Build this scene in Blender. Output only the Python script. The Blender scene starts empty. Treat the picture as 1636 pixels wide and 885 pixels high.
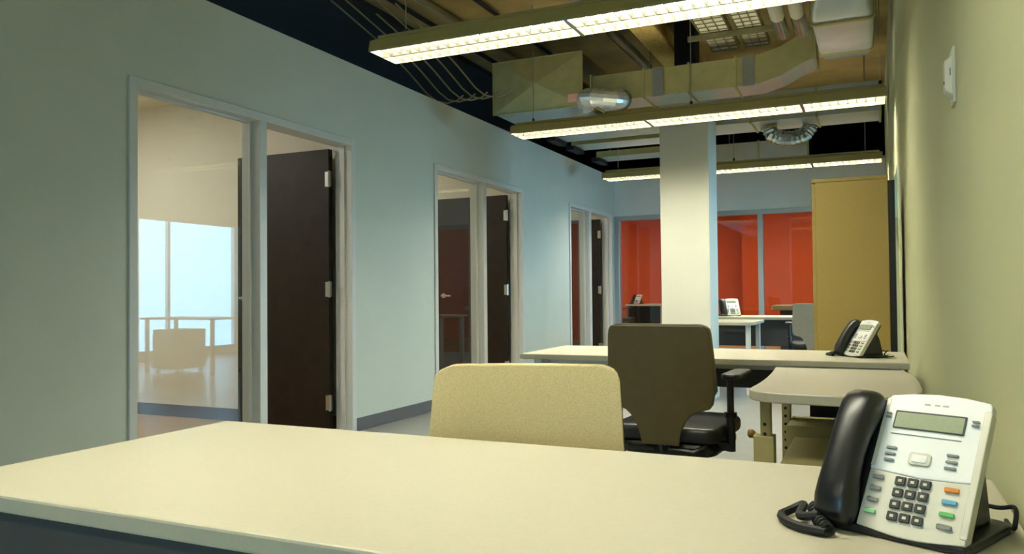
import bpy, bmesh, math, random
from mathutils import Vector, Matrix
random.seed(7)
scene = bpy.context.scene
C = scene.collection
R_ = math.radians

# ------------------------------------------------------------------ camera
cam_data = bpy.data.cameras.new('camera')
cam_data.sensor_fit = 'HORIZONTAL'; cam_data.sensor_width = 36.0
cam_data.lens = 1263.37 / 1636 * 36.0
cam_data.clip_start = 0.02; cam_data.clip_end = 200
cam = bpy.data.objects.new('camera', cam_data); C.objects.link(cam)
_yaw, _pitch, _roll = R_(24.5745), R_(1.21617), R_(-0.52242)
_f = Vector((-math.sin(_yaw)*math.cos(_pitch), math.cos(_yaw)*math.cos(_pitch), math.sin(_pitch)))
_r = Vector((math.cos(_yaw), math.sin(_yaw), 0)); _u = _r.cross(_f)
_r2 = math.cos(_roll)*_r + math.sin(_roll)*_u
_u2 = -math.sin(_roll)*_r + math.cos(_roll)*_u
cam.matrix_world = Matrix(((_r2.x, _u2.x, -_f.x, 0), (_r2.y, _u2.y, -_f.y, 0), (_r2.z, _u2.z, -_f.z, 1.01465), (0, 0, 0, 1)))
scene.camera = cam

# ------------------------------------------------------------------ world, exposure, lamp strengths
world = bpy.data.worlds.new('overcast_sky'); scene.world = world
world.use_nodes = True
_bg = world.node_tree.nodes['Background']
_bg.inputs[0].default_value = (0.32, 0.68, 1.0, 1); _bg.inputs[1].default_value = 15.5
portal = bpy.data.lights.new('daylight_portal', 'AREA'); portal.shape = 'RECTANGLE'
portal.size = 3.0; portal.size_y = 2.2
portal.cycles.is_portal = True
po = bpy.data.objects.new('daylight_portal', portal); C.objects.link(po)
po.location = (3.34, 9.4, 1.22); po.rotation_euler = Vector((-1, 0, 0)).to_track_quat('-Z', 'Y').to_euler()
portal2 = bpy.data.lights.new('daylight_portal_back', 'AREA'); portal2.shape = 'RECTANGLE'; portal2.size = 0.9; portal2.size_y = 1.2
portal2.cycles.is_portal = True
po2 = bpy.data.objects.new('daylight_portal_back', portal2); C.objects.link(po2)
po2.location = (-1.02, -3.06, 0.95); po2.rotation_euler = Vector((0, 1, 0)).to_track_quat('-Z', 'Y').to_euler()
TUBE_STRENGTH = 94.0
OFFICE_STRENGTH = 24.0
scene.view_settings.view_transform = 'Standard'
scene.view_settings.look = 'None'
scene.view_settings.exposure = 0.0
scene.view_settings.gamma = 1.0
scene.view_settings.use_curve_mapping = False
scene.cycles.use_denoising = True
scene.cycles.max_bounces = 10
scene.cycles.diffuse_bounces = 5
scene.cycles.glossy_bounces = 5
scene.cycles.transparent_max_bounces = 16
scene.cycles.sample_clamp_indirect = 8.0
scene.cycles.caustics_reflective = False
scene.cycles.caustics_refractive = False

# ------------------------------------------------------------------ materials
def lin(c):
    c = c/255.0
    return c/12.92 if c <= 0.04045 else ((c+0.055)/1.055)**2.4
def rgb(r, g, b): return (lin(r), lin(g), lin(b), 1)
def mat(name, col, rough=0.6, metal=0.0, noise=0.06, scale=40.0, bump=0.0, spec=0.5, bscale=None, coat=0.0):
    m = bpy.data.materials.new(name); m.use_nodes = True
    nt = m.node_tree; b = nt.nodes['Principled BSDF']
    b.inputs['Roughness'].default_value = rough; b.inputs['Metallic'].default_value = metal
    b.inputs['Specular IOR Level'].default_value = spec
    b.inputs['Coat Weight'].default_value = coat
    tc = nt.nodes.new('ShaderNodeTexCoord')
    nz = nt.nodes.new('ShaderNodeTexNoise'); nz.inputs['Scale'].default_value = scale; nz.inputs['Detail'].default_value = 4
    nt.links.new(tc.outputs['Object'], nz.inputs['Vector'])
    rp = nt.nodes.new('ShaderNodeValToRGB')
    rp.color_ramp.elements[0].position = 0.3; rp.color_ramp.elements[1].position = 0.7
    rp.color_ramp.elements[0].color = tuple(c*(1-noise) for c in col[:3])+(1,)
    rp.color_ramp.elements[1].color = tuple(min(1, c*(1+noise)) for c in col[:3])+(1,)
    nt.links.new(nz.outputs['Fac'], rp.inputs['Fac']); nt.links.new(rp.outputs['Color'], b.inputs['Base Color'])
    if bump > 0:
        n2 = nt.nodes.new('ShaderNodeTexNoise'); n2.inputs['Scale'].default_value = bscale or scale*6; n2.inputs['Detail'].default_value = 3
        nt.links.new(tc.outputs['Object'], n2.inputs['Vector'])
        bp = nt.nodes.new('ShaderNodeBump'); bp.inputs['Strength'].default_value = bump; bp.inputs['Distance'].default_value = 0.003
        nt.links.new(n2.outputs['Fac'], bp.inputs['Height']); nt.links.new(bp.outputs['Normal'], b.inputs['Normal'])
    return m
def emit(name, col, strength):
    m = bpy.data.materials.new(name); m.use_nodes = True
    b = m.node_tree.nodes['Principled BSDF']
    b.inputs['Base Color'].default_value = col
    b.inputs['Emission Color'].default_value = col; b.inputs['Emission Strength'].default_value = strength
    return m
def glass_mat(name, tint=(0.93, 0.96, 0.95, 1)):
    m = bpy.data.materials.new(name); m.use_nodes = True
    nt = m.node_tree; nt.nodes.clear()
    o = nt.nodes.new('ShaderNodeOutputMaterial'); mx = nt.nodes.new('ShaderNodeMixShader')
    t = nt.nodes.new('ShaderNodeBsdfTransparent'); g = nt.nodes.new('ShaderNodeBsdfGlossy'); lw = nt.nodes.new('ShaderNodeLayerWeight')
    t.inputs[0].default_value = tint; g.inputs['Roughness'].default_value = 0.0
    lw.inputs[0].default_value = 0.5
    pw = nt.nodes.new('ShaderNodeMath'); pw.operation = 'POWER'; pw.inputs[1].default_value = 5.0
    ma = nt.nodes.new('ShaderNodeMath'); ma.operation = 'MULTIPLY_ADD'; ma.inputs[1].default_value = 0.95; ma.inputs[2].default_value = 0.045
    nt.links.new(lw.outputs['Facing'], pw.inputs[0]); nt.links.new(pw.outputs[0], ma.inputs[0]); nt.links.new(ma.outputs[0], mx.inputs[0]); nt.links.new(t.outputs[0], mx.inputs[1]); nt.links.new(g.outputs[0], mx.inputs[2])
    nt.links.new(mx.outputs[0], o.inputs[0])
    return m
M = dict(
    wall=mat('pale_green_paint', rgb(194, 200, 190), 0.75, noise=0.02, scale=3, bump=0.05, bscale=180),
    wall_green=mat('sage_paint', rgb(200, 201, 160), 0.8, noise=0.02, scale=3, spec=0.25, bump=0.02, bscale=180),
    wall_far=mat('grey_blue_paint', rgb(234, 236, 236), 0.75, noise=0.02, scale=3),
    office=mat('cream_paint', rgb(212, 208, 194), 0.8, noise=0.02, scale=3),
    orange=mat('orange_paint', rgb(218, 82, 0), 0.65, noise=0.03, scale=3),
    floor=mat('polished_floor', rgb(128, 130, 126), 0.28, noise=0.07, scale=5),
    carpet=mat('tan_carpet', rgb(164, 130, 80), 0.95, noise=0.15, scale=120, bump=0.4),
    deck=mat('brown_deck', rgb(172, 145, 88), 0.9, noise=0.22, scale=2.2),
    dark=mat('plenum_shade_dark_metal', rgb(26, 25, 22), 0.9, noise=0.2, scale=4),  # unlit plenum shade as colour; shared with dark metal parts
    base=mat('grey_rubber_base', rgb(92, 90, 92), 0.6, noise=0.03),
    brownbase=mat('brown_rubber_base', rgb(84, 62, 36), 0.6, noise=0.03),
    frame=mat('grey_frame_paint', rgb(202, 204, 200), 0.45, noise=0.02),
    alu=mat('anodised_aluminium', rgb(176, 186, 190), 0.35, metal=0.5, noise=0.02),
    door=mat('espresso_veneer', rgb(32, 25, 18), 0.5, noise=0.25, scale=9, spec=0.25),
    steel=mat('satin_steel', rgb(170, 170, 165), 0.3, metal=1.0, noise=0.03),
    galv=mat('galvanised_sheet', rgb(176, 178, 172), 0.2, metal=1.0, noise=0.10, scale=7),
    galv_dull=mat('dull_galvanised_sheet', rgb(178, 168, 112), 0.4, metal=0.4, noise=0.10, scale=9),
    galv_pale=mat('pale_galvanised_sheet', rgb(206, 210, 206), 0.3, metal=0.6, noise=0.06, scale=7),
    concrete=mat('tan_fireproofing', rgb(222, 190, 108), 0.95, noise=0.2, scale=28, bump=0.4),
    column=mat('column_paint', rgb(206, 205, 192), 0.7, noise=0.015, scale=3),
    top=mat('cream_laminate', rgb(184, 178, 158), 0.36, noise=0.025, scale=160),
    edge=mat('cream_edge_band', rgb(196, 190, 160), 0.45, noise=0.02),
    modesty=mat('charcoal_panel', rgb(66, 66, 68), 0.6, noise=0.05),
    tanmetal=mat('tan_powder_coat', rgb(172, 162, 116), 0.5, noise=0.03),
    cabinet=mat('olive_tan_cabinet', rgb(160, 136, 70), 0.55, noise=0.03, scale=60),
    whitemetal=mat('white_powder_coat', rgb(214, 216, 212), 0.4, noise=0.02),
    beige=mat('beige_fabric', rgb(194, 178, 132), 0.9, noise=0.10, scale=260, bump=0.5, bscale=700),
    shell=mat('olive_mesh_shell', rgb(90, 79, 50), 0.62, noise=0.07, scale=24, bump=0.15, bscale=500),
    grey_shell=mat('grey_shell', rgb(128, 126, 116), 0.6, noise=0.05, scale=24),
    black=mat('black_plastic', rgb(24, 24, 25), 0.42, noise=0.05),
    handset=mat('black_handset_plastic', rgb(20, 20, 23), 0.34, noise=0.03),
    rubber=mat('black_rubber', rgb(17, 17, 17), 0.6, noise=0.05),
    silver=mat('silver_plastic', rgb(222, 218, 202), 0.34, metal=0.25, noise=0.015),
    silver_glare=mat('silver_plastic_glare', rgb(246, 246, 242), 0.32, metal=0.1, noise=0.01),  # lamp glare put into a whiter copy of the silver
    lcd=mat('grey_green_lcd', rgb(162, 168, 140), 0.25, noise=0.04, scale=300),
    lcdframe=mat('dark_lcd_rim', rgb(48, 50, 48), 0.4),
    key=mat('dark_key', rgb(52, 54, 54), 0.4, noise=0.05),
    keygrey=mat('grey_key', rgb(130, 132, 128), 0.4),
    keyprint=mat('pale_key_print', rgb(200, 196, 170), 0.5),
    orange_key=mat('orange_key', rgb(228, 140, 50), 0.4),
    blue_key=mat('blue_key', rgb(104, 168, 200), 0.4),
    green_key=mat('green_key', rgb(104, 186, 108), 0.4),
    mint_key=mat('mint_key', rgb(140, 205, 150), 0.4),
    fixture=mat('fixture_enamel', rgb(168, 154, 98), 0.45, noise=0.02),
    louver=mat('satin_louver', rgb(70, 68, 60), 0.5, noise=0.01, spec=0.2),
    tube=emit('warm_fluorescent', (0.94, 0.93, 0.76, 1), TUBE_STRENGTH),
    uplight=emit('warm_uplight', (0.94, 0.93, 0.76, 1), 11.0),
    troffer=emit('office_troffer_diffuser', (1.0, 0.95, 0.84, 1), OFFICE_STRENGTH),
    plate=mat('ivory_plate', rgb(226, 222, 200), 0.4, noise=0.01),
    sticker=mat('pink_sticker', rgb(240, 180, 165), 0.6, noise=0.12, scale=60),
    pipe=mat('white_pipe_wrap', rgb(240, 233, 208), 0.5, noise=0.03),
    wire=mat('zinc_wire', rgb(150, 140, 100), 0.45, metal=0.7, noise=0.05),
    glass=glass_mat('clear_glass'),
    brass=mat('brown_knob', rgb(140, 104, 48), 0.4, metal=0.3),
    ceil=mat('office_ceiling_tile', rgb(220, 214, 196), 0.85, noise=0.03, scale=60),
    ink=mat('faint_grey_print', rgb(186, 186, 180), 0.6),
)

# ------------------------------------------------------------------ mesh helpers
class MB:
    def __init__(s): s.v = []; s.f = []
    def quadbox(s, x0, x1, y0, y1, z0, z1):
        n = len(s.v)
        s.v += [(x0,y0,z0),(x1,y0,z0),(x1,y1,z0),(x0,y1,z0),(x0,y0,z1),(x1,y0,z1),(x1,y1,z1),(x0,y1,z1)]
        s.f += [tuple(n+i for i in q) for q in ((0,3,2,1),(4,5,6,7),(0,1,5,4),(1,2,6,5),(2,3,7,6),(3,0,4,7))]
        return s
    def loft(s, rings, cap=True, closed=False):
        n = len(s.v); k = len(rings[0])
        for r in rings: s.v += [tuple(p) for p in r]
        m = len(rings)
        for i in range(m if closed else m-1):
            a = n+i*k; b = n+((i+1) % m)*k
            for j in range(k):
                s.f.append((a+j, a+(j+1) % k, b+(j+1) % k, b+j))
        if cap and not closed:
            s.f.append(tuple(n+j for j in reversed(range(k)))); s.f.append(tuple(n+(m-1)*k+j for j in range(k)))
        return s
    def tube(s, pts, r, k=8, cap=True):
        pts = [Vector(p) for p in pts]; rings = []
        up = Vector((0, 0, 1)); prevn = None
        for i, p in enumerate(pts):
            t = (pts[min(i+1, len(pts)-1)]-pts[max(i-1, 0)]).normalized()
            if prevn is None:
                nrm = t.cross(up)
                if nrm.length < 1e-3: nrm = t.cross(Vector((1, 0, 0)))
                nrm.normalize()
            else:
                nrm = (prevn - t*prevn.dot(t)).normalized()
            prevn = nrm; b = t.cross(nrm)
            rr = r[i] if isinstance(r, (list, tuple)) else r
            rings.append([p + (nrm*math.cos(2*math.pi*j/k)+b*math.sin(2*math.pi*j/k))*rr for j in range(k)])
        return s.loft(rings, cap)
    def prism(s, outline, z0, z1):
        """outline list of (x,y) extruded in z"""
        return s.loft([[(x, y, z0) for x, y in outline], [(x, y, z1) for x, y in outline]])
    def transform(s, m, start=0):
        s.v = s.v[:start] + [tuple(m @ Vector(p)) for p in s.v[start:]]
        return s
    def build(s, name, material, parent=None, smooth=False, bevel=0.0, seg=2):
        me = bpy.data.meshes.new(name)
        me.from_pydata(s.v, [], s.f)
        bm = bmesh.new(); bm.from_mesh(me)
        bmesh.ops.recalc_face_normals(bm, faces=bm.faces)
        if bevel > 0:
            eds = [e for e in bm.edges if len(e.link_faces) == 2 and e.calc_face_angle(0) > 0.6]
            bmesh.ops.bevel(bm, geom=eds, offset=bevel, segments=seg, profile=0.5, affect='EDGES', clamp_overlap=True)
        if smooth:
            for f in bm.faces: f.smooth = True
            for e in bm.edges:
                if len(e.link_faces) == 2 and e.calc_face_angle(0) > 0.7: e.smooth = False
        bm.to_mesh(me); bm.free()
        me.materials.append(M[material] if isinstance(material, str) else material)
        o = bpy.data.objects.new(name, me); C.objects.link(o)
        if parent is not None: o.parent = parent
        return o
def box(name, m, x0, x1, y0, y1, z0, z1, parent=None, bevel=0.0, seg=2):
    return MB().quadbox(x0, x1, y0, y1, z0, z1).build(name, m, parent, bevel=bevel, seg=seg)
def tag(o, label, cat, group=None):
    o['label'] = label; o['category'] = cat
    if group: o['group'] = group
    return o
def thing(name, label, cat, loc=(0, 0, 0), rz=0.0, group=None):
    o = bpy.data.objects.new(name, None); C.objects.link(o); o.empty_display_size = 0.1
    o.location = loc; o.rotation_euler = (0, 0, rz)
    return tag(o, label, cat, group)
def struct(o, label=None):
    o['kind'] = 'structure'
    if label: o['label'] = label
    return o
def sempty(name, label, loc=(0, 0, 0)):
    o = bpy.data.objects.new(name, None); C.objects.link(o); o.location = loc; o.empty_display_size = 0.1
    return struct(o, label)
def share(src, name, parent, loc=None, rot=None):
    """another copy of a mesh part, sharing its mesh data"""
    o = bpy.data.objects.new(name, src.data); C.objects.link(o); o.parent = parent
    if loc is not None: o.location = loc
    if rot is not None: o.rotation_euler = rot
    return o
def copy_tree(o, parent=None):
    c = o.copy(); C.objects.link(c); c.parent = parent
    for ch in list(o.children): copy_tree(ch, c)
    return c
def rrect(x0, x1, y0, y1, r, n=6):
    """rounded rectangle outline; r = (bl, br, tr, tl)"""
    if not isinstance(r, (tuple, list)): r = (r,)*4
    out = []
    for (cx, cy, a0, rr) in ((x0, y0, 180, r[0]), (x1, y0, 270, r[1]), (x1, y1, 0, r[2]), (x0, y1, 90, r[3])):
        sx = 1 if cx == x0 else -1; sy = 1 if cy == y0 else -1
        ox, oy = cx+sx*rr, cy+sy*rr
        for i in range(n+1):
            a = R_(a0+90*i/n); out.append((ox+rr*math.cos(a), oy+rr*math.sin(a)))
    return out

# ------------------------------------------------------------------ the setting
XL, XW, YF = -3.52, 0.165, 11.40
HW, HD, DECK = 2.746, 2.175, 3.62
YB = -3.0
struct(box('floor', 'floor', XL-0.14, 3.4, YB, YF+0.12, -0.1, 0), 'pale polished floor of the open office')
struct(box('floor_offices', 'carpet', -7.2, XL-0.14, YB, YF+0.12, -0.1, 0), 'tan carpet of the private offices')
struct(box('floor_orange_room', 'carpet', -7.2, 3.4, YF+0.12, 17.3, -0.1, 0), 'tan carpet behind the orange glass front')
struct(box('ceiling_plenum', 'dark', -7.2, -4.15, YB, 17.3, DECK, DECK+0.15), 'ceiling deck above the private offices, unlit dark in its colour')  # shade of the unlit void painted into the deck colour
struct(box('ceiling_plenum_far', 'dark', -4.15, 3.4, YF+0.3, 17.3, DECK, DECK+0.15), 'ceiling deck above the orange room, unlit dark in its colour')  # same void shade put into the far deck's colour
struct(box('ceiling', 'deck', -4.15, 3.4, YB, YF+0.3, DECK, DECK+0.15), 'brown exposed ceiling deck')
# left wall with three openings
UNITS = [(2.902, 3.861, 3.926, 4.875), (6.050, 7.000, 7.070, 8.000), (9.455, 10.215, 10.300, 11.270)]
wl = MB()
y = YB
for (a, b, c, d) in UNITS:
    wl.quadbox(XL-0.12, XL, y, a, 0, HW); wl.quadbox(XL-0.12, XL, a, d, HD, HW); y = d
wl.quadbox(XL-0.12, XL, y, YF, 0, HW)
struct(wl.build('wall_left', 'wall'), 'pale grey green partition wall with office doors')
bl = sempty('baseboard_left', 'grey rubber baseboard along the left wall')
y = YB
for (a, b, c, d) in UNITS + [(YF, 0, 0, 0)]:
    box('baseboard_run', 'base', XL, XL+0.008, y, a, 0, 0.098, bl, bevel=0.003); y = d
# right wall: solid to Y=6.1, header over the wide opening, solid pier at the far end
wr = MB()
wr.quadbox(XW, XW+0.13, YB, 6.2, 0, DECK)
wr.quadbox(XW, XW+0.13, 6.2, 10.7, 1.9, DECK)
wr.quadbox(XW, XW+0.13, 10.7, YF, 0, DECK)
struct(wr.build('wall_right', 'wall_green'), 'sage green wall beside the desks')
wk = MB(); wk.quadbox(-7.2, -1.47, YB-0.12, YB, 0, DECK); wk.quadbox(-0.57, XW+0.13, YB-0.12, YB, 0, DECK)
wk.quadbox(-1.47, -0.57, YB-0.12, YB, 0, 0.35); wk.quadbox(-1.47, -0.57, YB-0.12, YB, 1.55, DECK)
struct(wk.build('wall_back', 'wall'), 'wall behind the photographer')
wk = sempty('window_6', 'small added fill window behind the photographer')  # window added behind the camera for cool fill on the desk edge
for x in (-1.47, -0.61): box('window_frame', 'alu', x, x+0.04, YB-0.08, YB-0.02, 0.35, 1.55, wk)
box('pane', 'glass', -1.43, -0.61, YB-0.053, YB-0.047, 0.35, 1.55, wk)
# far wall: header above glass front
wf = MB()
wf.quadbox(XL, 3.4, YF, YF+0.12, HD-0.02, HW)
wf.quadbox(0.3, 3.4, YF, YF+0.12, 0, HD-0.02)
struct(wf.build('wall_far', 'wall_far'), 'grey blue wall above the glass front')
# window bay beyond the opening on the right
wb = MB()
wb.quadbox(3.28, 3.4, 6.0, 7.9, 0, DECK); wb.quadbox(3.28, 3.4, 10.9, YF, 0, DECK)
wb.quadbox(3.28, 3.4, 7.9, 10.9, 2.3, DECK); wb.quadbox(3.28, 3.4, 7.9, 10.9, 0, 0.12)
wb.quadbox(XW+0.13, 3.4, 5.88, 6.0, 0, DECK)
struct(wb.build('wall_bay', 'wall_far'), 'outer wall of the window bay')
struct(box('ceiling_bay', 'ceil', XW+0.13, 3.28, 6.0, YF, 2.75, 2.8), 'pale ceiling of the window bay')
wbay = sempty('window_5', 'tall daylit windows of the bay')
for i in range(2):
    y0 = 7.9+i*1.475
    box('window_frame', 'alu', 3.27, 3.33, y0, y0+0.05, 0.12, 2.3, wbay)
    box('pane', 'glass', 3.30, 3.306, y0+0.05, y0+1.475, 0.17, 2.25, wbay)
box('window_frame', 'alu', 3.27, 3.33, 10.85, 10.9, 0.12, 2.3, wbay)
box('window_sill', 'alu', 3.25, 3.33, 7.9, 10.9, 0.10, 0.16, wbay)
box('window_head', 'alu', 3.27, 3.33, 7.9, 10.9, 2.25, 2.3, wbay)
# private offices
def office(n, y0, y1):
    w = MB()
    w.quadbox(-7.1, XL-0.12, y1, y1+0.10, 0, 2.72); w.quadbox(-7.2, -7.1, y0, y1+0.1, 0, 2.72)
    if n == 1: w.quadbox(-7.1, XL-0.12, y0-0.1, y0, 0, 2.72)
    struct(w.build('wall_office_%d' % n, 'office'), 'cream walls inside the office')
    struct(box('ceiling_office_%d' % n, 'ceil', -7.1, XL-0.12, y0, y1, 2.66, 2.72), 'pale ceiling inside the office')
    b = MB(); b.quadbox(-7.1, XL-0.125, y1-0.008, y1, 0, 0.10)
    struct(b.build('baseboard_office_%d' % n, 'brownbase', bevel=0.003), 'brown rubber baseboard inside the office')
YO = [(1.4, 4.93), (5.03, 8.06), (8.16, 11.30)]
for i, (a, b) in enumerate(YO): office(i+1, a, b)
pl = MB(); pl.quadbox(-7.2, -7.1, YB, 17.3, 2.8, DECK); pl.quadbox(-7.2, 3.4, 17.2, 17.3, 0, DECK); pl.quadbox(3.3, 3.4, YF+0.12, 17.2, 0, DECK)
struct(pl.build('wall_plenum', 'dark'), 'back of the ceiling void, unlit dark in its colour')  # void shade carried on in this wall's colour
# frames, side lights and doors on the left wall
def door_unit(n, a, b, c, d):
    fr = sempty('trim_%d' % n, 'grey metal frame of office doorway and side light', (XL, a, 0))
    x0, x1, w = -0.135, 0.014, 0.05
    fb = lambda nm, y0, y1, z0, z1: box(nm, 'frame', x0, x1, y0-a, y1-a, z0, z1, fr, bevel=0.002, seg=1)
    fb('jamb', a, a+w, 0, HD); fb('jamb', d-w, d, 0, HD); fb('mullion', b, c, 0, HD-w)
    fb('frame_head', a+w, d-w, HD-w, HD); fb('frame_sill', a+w, b, 0, 0.05)
    # stops
    box('door_stop', 'frame', -0.10, -0.085, c-a, c+0.012-a, 0, HD-w, fr)
    box('door_stop', 'frame', -0.085, -0.045, d-w-0.014-a, d-w-a, 0, HD-w, fr)
    box('glazing_bead', 'frame', -0.085, -0.055, a+w-a, b-a, HD-w-0.014, HD-w, fr)
    box('glazing_bead', 'frame', -0.085, -0.055, b-a-0.014, b-a, 0.05, HD-w-0.014, fr)
    wn = struct(box('window_%d' % n, 'glass', XL-0.073, XL-0.067, a+w, b, 0.05, HD-w-0.014), 'clear glass side light beside the office door')
    # door leaf swung into the office, hinged on the far jamb
    lw = d-w-c-0.012; hy = d-w-0.012
    dr = sempty('door_%d' % n, 'dark brown office door standing open', (XL-0.14, hy, 0))
    box('door_leaf', 'door', -lw-0.01, -0.012, -0.046, 0, 0.012, 2.105, dr, bevel=0.002, seg=1)
    for hz in (0.22, 1.06, 1.88):
        h = box('hinge', 'steel', -0.012, 0.006, -0.050, -0.036, hz-0.055, hz+0.055, dr)
        MB().tube([(-0.003, -0.052, hz-0.06), (-0.003, -0.052, hz+0.06)], 0.009, 8).build('hinge_pin', 'steel', h)
        box('hinge_plate', 'steel', -0.045, -0.012, -0.0475, -0.046, hz-0.055, hz+0.055, h)
    hx = -lw+0.06
    hd = MB().tube([(hx, -0.046, 1.0), (hx, -0.056, 1.0)], 0.027, 14).build('handle', 'steel', dr)
    MB().tube([(hx, -0.05, 1.0), (hx, -0.10, 1.0), (hx+0.02, -0.108, 1.0), (hx+0.12, -0.108, 0.996)], 0.009, 8).build('lever', 'steel', hd, smooth=True)
    h2 = MB().tube([(hx, 0.0, 1.0), (hx, 0.01, 1.0)], 0.027, 14).build('handle', 'steel', dr)
    MB().tube([(hx, 0.004, 1.0), (hx, 0.045, 1.0), (hx+0.02, 0.05, 1.0), (hx+0.12, 0.05, 0.996)], 0.009, 8).build('lever', 'steel', h2, smooth=True)
for i, u in enumerate(UNITS): door_unit(i+1, *u)
# glass front of the orange room
gf = sempty('trim_4', 'grey metal frame of the glass front', (0, YF, 0))
XG = [-3.50, -1.42, 0.66]
for x, w in ((-3.52, 0.075), (-1.455, 0.07), (0.235, 0.06)):
    box('mullion', 'alu', x, x+w, -0.01, 0.11, 0, HD-0.085, gf, bevel=0.002, seg=1)
box('frame_head', 'alu', -3.52, 0.295, -0.01, 0.11, HD-0.085, HD-0.02, gf)
box('frame_sill', 'alu', -3.445, 0.235, -0.01, 0.11, 0, 0.06, gf)
w4 = sempty('window_4', 'clear glass front of the orange room')
box('pane', 'glass', -3.445, -1.455, YF+0.045, YF+0.051, 0.06, HD-0.085, w4)
box('pane', 'glass', -1.385, 0.235, YF+0.045, YF+0.051, 0.06, HD-0.085, w4)
# orange room
wo = MB()
wo.quadbox(-7.2, -2.41, 17.0, 17.1, 0, 2.8); wo.quadbox(-2.41, 3.4, 16.45, 17.1, 0, 2.8)
wo.quadbox(-7.2, -7.1, YF+0.12, 17, 0, 2.8); wo.quadbox(1.6, 1.7, YF+0.12, 17, 0, 2.8)
wo.quadbox(-7.2, XL-0.13, YF+0.0, YF+0.12, 0, 2.8)
struct(wo.build('wall_orange', 'orange'), 'bright orange walls behind the glass front')
struct(box('ceiling_orange_room', 'ceil', -7.1, 1.6, YF+0.12, 17.0, 2.72, 2.8), 'pale ceiling of the orange room')
# the square column
colm = struct(box('column', 'column', -1.83, -1.372, 7.40, 7.81, 0, 3.12, bevel=0.006), 'square white column between the desks')
box('steel_core', 'dark', -1.70, -1.50, 7.50, 7.70, 3.12, DECK, colm)
tag(colm, 'square white painted column rising behind the desks', 'column')
# dark door leaf added in the bay so the cabinet gap reads dark
db = sempty('door_4', 'added dark door standing open in the bay', (XW+0.13, 10.66, 0))
box('door_leaf', 'door', 0.01, 0.93, -0.05, 0, 0.012, 1.88, db, bevel=0.002, seg=1)
for hz in (0.25, 0.95, 1.65): box('hinge', 'steel', -0.004, 0.012, -0.05, -0.03, hz-0.05, hz+0.05, db)

# ------------------------------------------------------------------ pendant lights
def pendant(label, xs, yc, z0, hw=0.142, pitch=0.064, rin=0.16):
    """xs = joint positions along X; z0 = underside"""
    x0, x1 = xs[0], xs[-1]
    t = thing('pendant_light', label, 'ceiling light', ((x0+x1)/2, yc, z0), 0, 'linear pendant lights'); ox = (x0+x1)/2
    prof = [(-hw, 0.0), (-hw, 0.012), (-hw+0.014, 0.068), (-hw+0.05, 0.086), (-0.05, 0.092), (0.05, 0.092), (hw-0.05, 0.086), (hw-0.014, 0.068), (hw, 0.012), (hw, 0.0)]
    th = 0.006
    inner = [(y*(1-th/hw*1.5), max(z-th, 0.0)) for y, z in prof]
    ring = prof + list(reversed(inner))
    h = MB(); h.loft([[(x-ox, y, z) for y, z in ring] for x in (x0, x1)]); h.build('housing', 'fixture', t)
    for xe, s in ((x0, -1), (x1, 1)):
        e = MB(); e.loft([[(xe-ox, y, z) for y, z in prof], [(xe-ox+s*0.012, y*0.97, z*0.97+0.002) for y, z in prof]]); e.build('end_cap', 'fixture', t)
    MB().quadbox(x0-ox+0.04, x1-ox-0.04, -0.045, 0.045, 0.092, 0.112).build('wiring_channel', 'fixture', t)
    box('center_blade', 'louver', x0-ox, x1-ox, -0.006, 0.006, 0.0, 0.04, t)
    for sy in (-1, 1): MB().quadbox(x0-ox+0.06, x1-ox-0.06, *sorted((sy*0.050, sy*0.078)), 0.0925, 0.094).build('uplight_slot', 'uplight', t)
    for sy in (-1, 1): MB().quadbox(x0-ox+0.02, x1-ox-0.02, *sorted((sy*0.082, sy*0.087)), 0.085, 0.106).build('top_lip', 'fixture', t)
    for xe in (x0-ox+0.02, x1-ox-0.024): box('end_lip', 'fixture', xe, xe+0.004, -0.082, 0.082, 0.088, 0.106, t)
    blade = None; jb = None
    for i in range(len(xs)-1):
        a, b = xs[i], xs[i+1]; n = max(2, round((b-a)/pitch)); p = (b-a)/n
        for k in range(1, n):
            for s in (-1, 1):
                if blade is None:
                    m = MB(); y0, y1 = 0.008, hw-0.014
                    m.loft([[(-0.001, y0, 0), (0.001, y0, 0), (0.006, y0, 0.04), (-0.006, y0, 0.04)], [(-0.001, y1, 0), (0.001, y1, 0), (0.006, y1, 0.04), (-0.006, y1, 0.04)]])
                    blade = m.build('louver_blade', 'louver', t); o = blade
                else: o = share(blade, 'louver_blade', t)
                o.location = (a+k*p-ox, 0, 0); o.rotation_euler = (0, 0, 0 if s > 0 else math.pi)
        for s in (-1, 1):
            MB().quadbox(a-ox+0.015, b-ox-0.015, *sorted((s*0.010, s*0.118)), 0.050, 0.058).build('lamp_panel', 'tube', t)
        if i > 0: MB().quadbox(a-ox-0.012, a-ox+0.012, -hw-0.002, hw+0.002, -0.002, 0.012).build('joint_strap', 'steel', t)
    nr = 3 if x1-x0 > 2.8 else 2
    for k in range(nr):
        xr = x0+0.16+(x1-x0-0.16-rin)*k/(nr-1)
        MB().tube([(xr-ox, 0, 0.112), (xr-ox, 0, DECK-z0)], 0.004, 6).build('hanger_rod', 'steel', t)
        MB().tube([(xr-ox, 0, 0.112), (xr-ox, 0, 0.15)], 0.012, 8).build('rod_coupler', 'dark', t)
    return t
pendant('nearest visible pendant light crossing the top of the photo, two louver rows', [-2.66, -1.44, -0.22], 3.985, 2.44)
pendant('middle pendant light running to the sage wall in front of the white column', [-2.92, -1.70, -0.48, 0.10], 6.53, 2.44, rin=0.03)
pendant('farthest pendant light hanging behind the white column', [-3.05, -1.83, -0.61, 0.10], 9.55, 2.44)
pendant('pendant light overhead above the nearest desk, above the frame', [-1.56, -0.34], 1.05, 2.44)
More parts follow.
